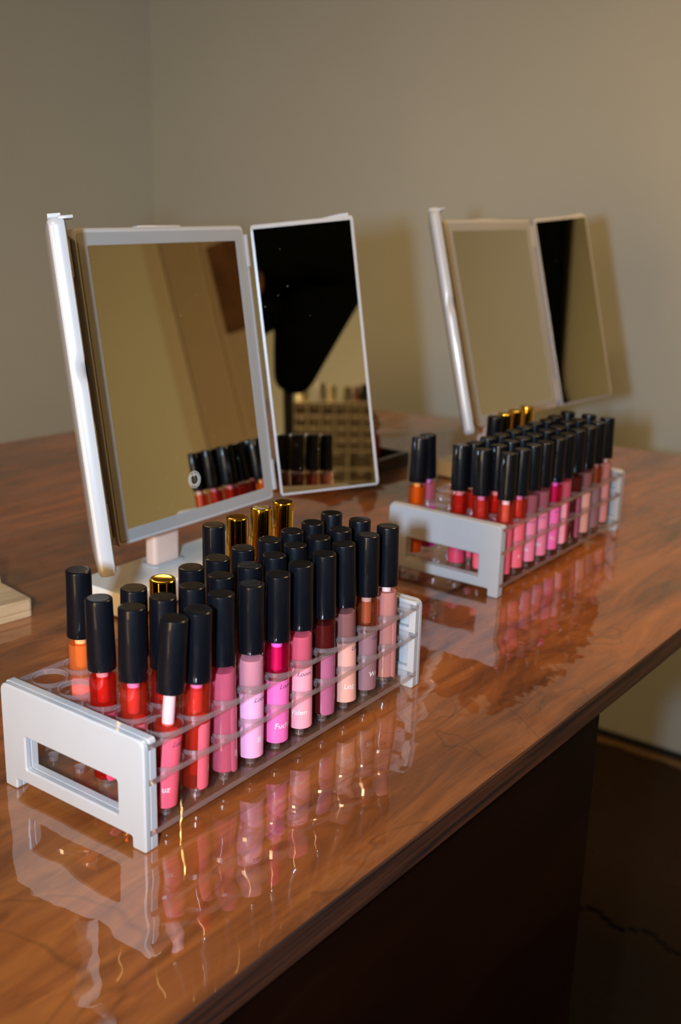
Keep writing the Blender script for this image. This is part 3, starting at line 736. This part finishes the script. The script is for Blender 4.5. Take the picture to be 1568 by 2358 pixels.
# local: faces +y (towards the mirror), built around x
hw = OW / 2
rows_z = [(8, 40), (46, 92), (98, 124), (130, 156), (162, 188), (194, 226)]
holes = []
for ri, (a, b) in enumerate(rows_z):
    nc = 3 if ri < 2 else 6
    cw = (OW - 24) / nc
    for k in range(nc): holes.append((-hw + 12 + k * cw + 2.5, -hw + 12 + (k + 1) * cw - 2.5, a, b))
prism_obj('case', [round_poly(rect(-hw, hw, 0, OH), 4)] + [list(reversed(rect(*h))) for h in holes], OD / 2 - 60, OD / 2, M['org'], og, axis='y', bev=.6)
box('case_back', -hw, hw, -OD / 2, OD / 2 - 60, 0, OH, M['org'], og, bev=2)
for h in holes:
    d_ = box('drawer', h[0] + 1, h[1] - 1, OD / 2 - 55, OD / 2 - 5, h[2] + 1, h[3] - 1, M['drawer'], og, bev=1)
    box('drawer_pull', (h[0] + h[1]) / 2 - 6, (h[0] + h[1]) / 2 + 6, OD / 2 - 5.2, OD / 2 + 3, h[3] - 9, h[3] - 5, M['org'], d_, bev=.6)
jars = [(-88, 17, 40, (.62, .55, .36), 'cream', 'jar'), (-38, 13, 52, (.35, .33, .36), 'grey', 'bottle'), (-8, 15, 45, (.66, .6, .4), 'ivory', 'jar'), (36, 13, 42, (.2, .17, .1), 'olive brown', 'bottle'), (62, 10, 44, (.3, .12, .1), 'reddish', 'bottle'), (84, 12, 50, (.006, .006, .006), 'black', 'bottle'), (112, 13, 46, (.62, .52, .32), 'pale yellow', 'jar')]
ca, sa = math.cos(rad(-46.8)), math.sin(rad(-46.8))
for (lx, r, h, col, cn, kd) in jars:
    j = thing('cosmetic_' + kd, 'small %s cosmetic %s standing on top of the drawer organizer' % (cn, kd), kd, (OC.x + ca * lx - sa * 40, OC.y + sa * lx + ca * 40, -35 + OH), 0)
    jm = plain('jar_' + cn.replace(' ', '_'), col, .4, coat=.3)
    lathe('body', [(r - 1, 0), (r, 1), (r, h * .6), (r - 2, h * .64)], jm, j, 20)
    lathe('lid', [(r - 2, h * .65), (r - 1, h * .66), (r - 1, h - 1), (r - 2, h)], jm, j, 20)
sg = tag(prism_obj('door_sign', [round_poly(rect(-1075, -960, 370, 590), 8)], XW - 26, XW - 23.2, M['sign'], axis='x', bev=.6), 'dark brown rectangular board hanging on the panelled door', 'sign')

# black tied-back curtain at the far end of the right wall, seen in the far mirror
ct = thing('tied_curtain', 'black curtain tied back at the far end of the right wall', 'curtain', (XW - 45, -2300, ZF))
bm = bmesh.new(); rings = []; nz, ny = 44, 60
for i in range(nz + 1):
    z = 1500 - i * (1500 + 760) / nz
    if z > 640: e = -2215 + (z - 640) * 1.2 if z < 1160 else -2215 + 624 + (z - 1160) * .25
    else: e = -2215 + (640 - z) * .16
    wdt = e + 2330; row = []
    for k in range(ny + 1):
        t_ = k / ny; yy = -2330 + wdt * t_ + 2300
        amp = 16 if wdt > 200 else 24
        row.append((amp * math.sin(t_ * 2 * PI * 8 + .6 * math.sin(z * .004)), yy, z - ZF))
    rings.append([bm.verts.new(Vector(p_) * S) for p_ in row] + [bm.verts.new(Vector((p_[0] + 3, p_[1], p_[2])) * S) for p_ in reversed(row)])
for A, B in zip(rings[:-1], rings[1:]):
    n = len(A)
    for k in range(n): bm.faces.new((A[k], A[(k + 1) % n], B[(k + 1) % n], B[k]))
bm_obj('curtain_cloth', bm, M['black_cloth'], ct)
bm = bmesh.new(); tube_path(bm, [(0, -28, 1512 - ZF), (0, 820, 1512 - ZF)], 12, 14); bm_obj('curtain_rod', bm, M['brass'], ct)
bm = bmesh.new(); tube_path(bm, [(-28, -20, 640 - ZF), (-34, 60, 640 - ZF), (-20, 105, 640 - ZF), (18, 100, 640 - ZF), (26, -10, 640 - ZF)], 7, 10); bm_obj('tie_band', bm, M['black_cloth'], ct)

# ------------------------------------------------------------------ the photographer behind the camera (reflected in the near mirror)
def skin_mesh(name, joints, edges, mat, parent, lvl=2):
    me = bpy.data.meshes.new(name); me.from_pydata([tuple(c * S for c in j[:3]) for j in joints], edges, [])
    o = link(bpy.data.objects.new(name, me))
    md = o.modifiers.new('skin', 'SKIN'); md.use_smooth_shade = True
    for v, j in zip(me.skin_vertices[0].data, joints):
        v.radius = (j[3] * S, (j[4] if len(j) > 4 else j[3]) * S)
    me.skin_vertices[0].data[0].use_root = True
    sd = o.modifiers.new('sub', 'SUBSURF'); sd.levels = lvl; sd.render_levels = lvl
    dg = bpy.context.evaluated_depsgraph_get(); m2 = bpy.data.meshes.new_from_object(o.evaluated_get(dg))
    bpy.data.objects.remove(o); m2.name = name; m2.materials.clear(); m2.materials.append(mat)
    m2.polygons.foreach_set('use_smooth', [True] * len(m2.polygons))
    r = bpy.data.objects.new(name, m2); return link(r, parent)
pr = thing('person', 'person in black sweater and dark trousers holding the camera up, elbow out', 'person', (-700, -640, ZF))
def J(x, y, z, *r): return (x + 700, y + 640, z - ZF, *r)
body = [J(-760, -520, 70, 100), J(-745, -510, 260, 95), J(-705, -480, 430, 105), J(-690, -465, 550, 48), J(-675, -455, 600, 46), J(-668, -452, 660, 70, 78), J(-664, -450, 720, 68, 80), J(-668, -453, 770, 40),
        J(-600, -595, 505, 45), J(-440, -690, 470, 37), J(-430, -560, 440, 30), J(-480, -440, 402, 24),
        J(-780, -365, 505, 45), J(-700, -280, 320, 37), J(-590, -310, 255, 30), J(-507, -344, 225, 24),
        J(-720, -590, 0, 80), J(-720, -560, -390, 55), J(-740, -590, -760, 38), J(-700, -560, -795, 32), J(-650, -545, -800, 24),
        J(-800, -455, 0, 80), J(-800, -440, -390, 55), J(-830, -450, -760, 38), J(-785, -430, -795, 32), J(-735, -420, -800, 24)]
ed = [(0, 1), (1, 2), (2, 3), (3, 4), (4, 5), (5, 6), (6, 7), (2, 8), (8, 9), (9, 10), (10, 11), (2, 12), (12, 13), (13, 14), (14, 15), (0, 16), (16, 17), (17, 18), (18, 19), (19, 20), (0, 21), (21, 22), (22, 23), (23, 24), (24, 25)]
bo = skin_mesh('body', body, ed, M['skin'], pr)
bo.data.materials.append(M['black_cloth']); bo.data.materials.append(M['trousers']); bo.data.materials.append(M['camera_black'])
wr = [Vector(body[11][:3]), Vector(body[15][:3])]
for f in bo.data.polygons:                                   # sleeves and trousers on the one continuous body
    c_ = f.center / S
    if c_.z > 585 - ZF or min((c_ - q).length for q in wr) < 34: f.material_index = 0
    elif c_.z > 60 - ZF: f.material_index = 1
    elif c_.z > 90: f.material_index = 2
    else: f.material_index = 3
sw = [J(-760, -520, 60, 122), J(-745, -510, 260, 124), J(-705, -480, 430, 130), J(-690, -465, 535, 62), J(-585, -605, 525, 132), J(-465, -702, 510, 122), J(-425, -575, 450, 62), J(-468, -470, 410, 42),
      J(-780, -365, 500, 78), J(-705, -290, 325, 60), J(-600, -308, 262, 44), J(-480, -678, 385, 92), J(-500, -656, 290, 66), J(-520, -638, 185, 34), J(-552, -570, 410, 96), J(-536, -592, 290, 62), J(-480, -690, 610, 112)]
skin_mesh('sweater', sw, [(0, 1), (1, 2), (2, 3), (2, 4), (4, 5), (5, 6), (6, 7), (2, 8), (8, 9), (9, 10), (5, 11), (11, 12), (12, 13), (2, 14), (14, 15), (5, 16)], M['black_cloth'], pr)
tw = [J(-760, -520, 80, 116), J(-720, -590, 0, 98), J(-720, -560, -390, 74), J(-740, -590, -745, 58), J(-800, -455, 0, 98), J(-800, -440, -390, 74), J(-830, -450, -745, 58)]
skin_mesh('trousers', tw, [(0, 1), (1, 2), (2, 3), (0, 4), (4, 5), (5, 6)], M['trousers'], pr)
bm = bmesh.new(); tube_path(bm, [Vector(q) for q in (J(-522, -637, 200), J(-519, -637, 120), J(-523, -636, 20), J(-520, -637, -60))], [11, 10, 10, 9], 10); bm_obj('camera_strap', bm, M['camera_black'], pr)
fd = Vector((.88, .42, -.15)).normalized(); hd = Vector((-666 + 700, -451 + 640, 690 - ZF))
rt = Vector((.43, -.90, 0)).normalized()
for s_ in (-1, 1):
    bm = bmesh.new(); bmesh.ops.create_uvsphere(bm, u_segments=16, v_segments=10, radius=11 * S, matrix=Matrix.Translation((hd + fd * 66 + rt * 30 * s_ + Vector((0, 0, 12))) * S)); bm_obj('eye', bm, M['cream'], pr)
    bm = bmesh.new(); bmesh.ops.create_uvsphere(bm, u_segments=14, v_segments=8, radius=1, matrix=Matrix.Translation((hd + rt * 74 * s_ + Vector((0, 0, 2))) * S) @ Matrix.Diagonal((9 * S, 16 * S, 28 * S, 1))); bm_obj('ear', bm, M['skin'], pr)
bm = bmesh.new(); tube_path(bm, [hd + fd * 68 + Vector((0, 0, 16)), hd + fd * 84 + Vector((0, 0, -12)), hd + fd * 70 + Vector((0, 0, -20))], [7, 13, 10], 12); bm_obj('nose', bm, M['skin'], pr)
bm = bmesh.new(); tube_path(bm, [hd + fd * 66 - rt * 22 + Vector((0, 0, -40)), hd + fd * 74 + Vector((0, 0, -41)), hd + fd * 66 + rt * 22 + Vector((0, 0, -40))], [3, 6, 3], 10); bm_obj('mouth', bm, M['redbottle'], pr)
bm = bmesh.new(); bmesh.ops.create_icosphere(bm, subdivisions=4, radius=1, matrix=Matrix.Translation((hd - fd * 14 + Vector((0, 0, 34))) * S) @ Matrix.Diagonal((88 * S, 88 * S, 86 * S, 1)))
for v in bm.verts:
    v.co += v.co.normalized() * .002 * math.sin(v.co.x * 500) * math.sin(v.co.z * 420)
bm_obj('hair', bm, M['hair'], pr)
# hands: a palm and five separate curled fingers each
def hand(wrist, palm_dir, finger_dir, thumb_dir, curl):
    w_ = Vector(wrist); pd = Vector(palm_dir).normalized(); fdv = Vector(finger_dir).normalized(); side_ = fdv.cross(pd).normalized()
    o_ = skin_mesh('hand', [(*w_, 24, 17), (*(w_ + fdv * 45), 36, 13), (*(w_ + fdv * 82), 38, 11)], [(0, 1), (1, 2)], M['skin'], pr)
    for i, ln in enumerate((68, 76, 70, 54)):
        b_ = w_ + fdv * 80 + side_ * (i - 1.5) * 19
        p1 = b_ + fdv * ln * .45; p2 = p1 + (fdv * .45 + pd * curl).normalized() * ln * .33; p3 = p2 + (pd * curl + fdv * -.1).normalized() * ln * .28
        skin_mesh('finger', [(*b_, 9.5), (*p1, 8.8), (*p2, 8.2), (*p3, 7)], [(0, 1), (1, 2), (2, 3)], M['skin'], o_, 1)
    td = Vector(thumb_dir).normalized(); b_ = w_ + fdv * 25 + td * 26
    skin_mesh('thumb', [(*b_, 12), (*(b_ + td * 20 + fdv * 18), 10), (*(b_ + td * 24 + fdv * 44 + pd * 10), 8)], [(0, 1), (1, 2)], M['skin'], o_, 1)
def L3(x, y, z): return (x + 700, y + 640, z - ZF)
hand(L3(-480, -438, 402), (.2, .3, -1), (.6, .25, -.1), (-.6, -.3, 0), .9)
hand(L3(-505, -345, 225), (0, 0, 1), (.85, -.2, .1), (.1, .3, .9), .8)
# the camera held there: body, lens and raised flash, all behind the picture's viewpoint
cm = thing('camera', 'black camera held by the person in black, raised flash beside its lens', 'camera', (0, 0, 0))
cm.matrix_world = Matrix.Translation((CAM - FWD * 4) * S) @ CAM_ROT
bm = bmesh.new(); boxbm(bm, -38, 38, -62, 62, 66, 108, 8, 3); bm_obj('camera_body', bm, M['camera_black'], cm)
V, Fc = [], []
for (r, z) in ((31, 66), (31, 20), (33, 18), (33, 1), (29, 0), (27, 14), (12, 30)):
    for k in range(32): V.append((r * math.cos(2 * PI * k / 32), r * math.sin(2 * PI * k / 32), z))
for i in range(6):
    for k in range(32): a, b = i * 32 + k, i * 32 + (k + 1) % 32; Fc.append((a, b, b + 32, a + 32))
mk('lens', V, Fc, M['camera_black'], cm, smooth=True)
bm = bmesh.new(); boxbm(bm, -96, -38.5, -24, 24, 50, 62, 3); bm_obj('flash_arm', bm, M['camera_black'], cm)
bm = bmesh.new(); boxbm(bm, -98, -64, -27, 27, 40, 49.5, 2); bm_obj('flash_head', bm, M['camera_black'], cm)
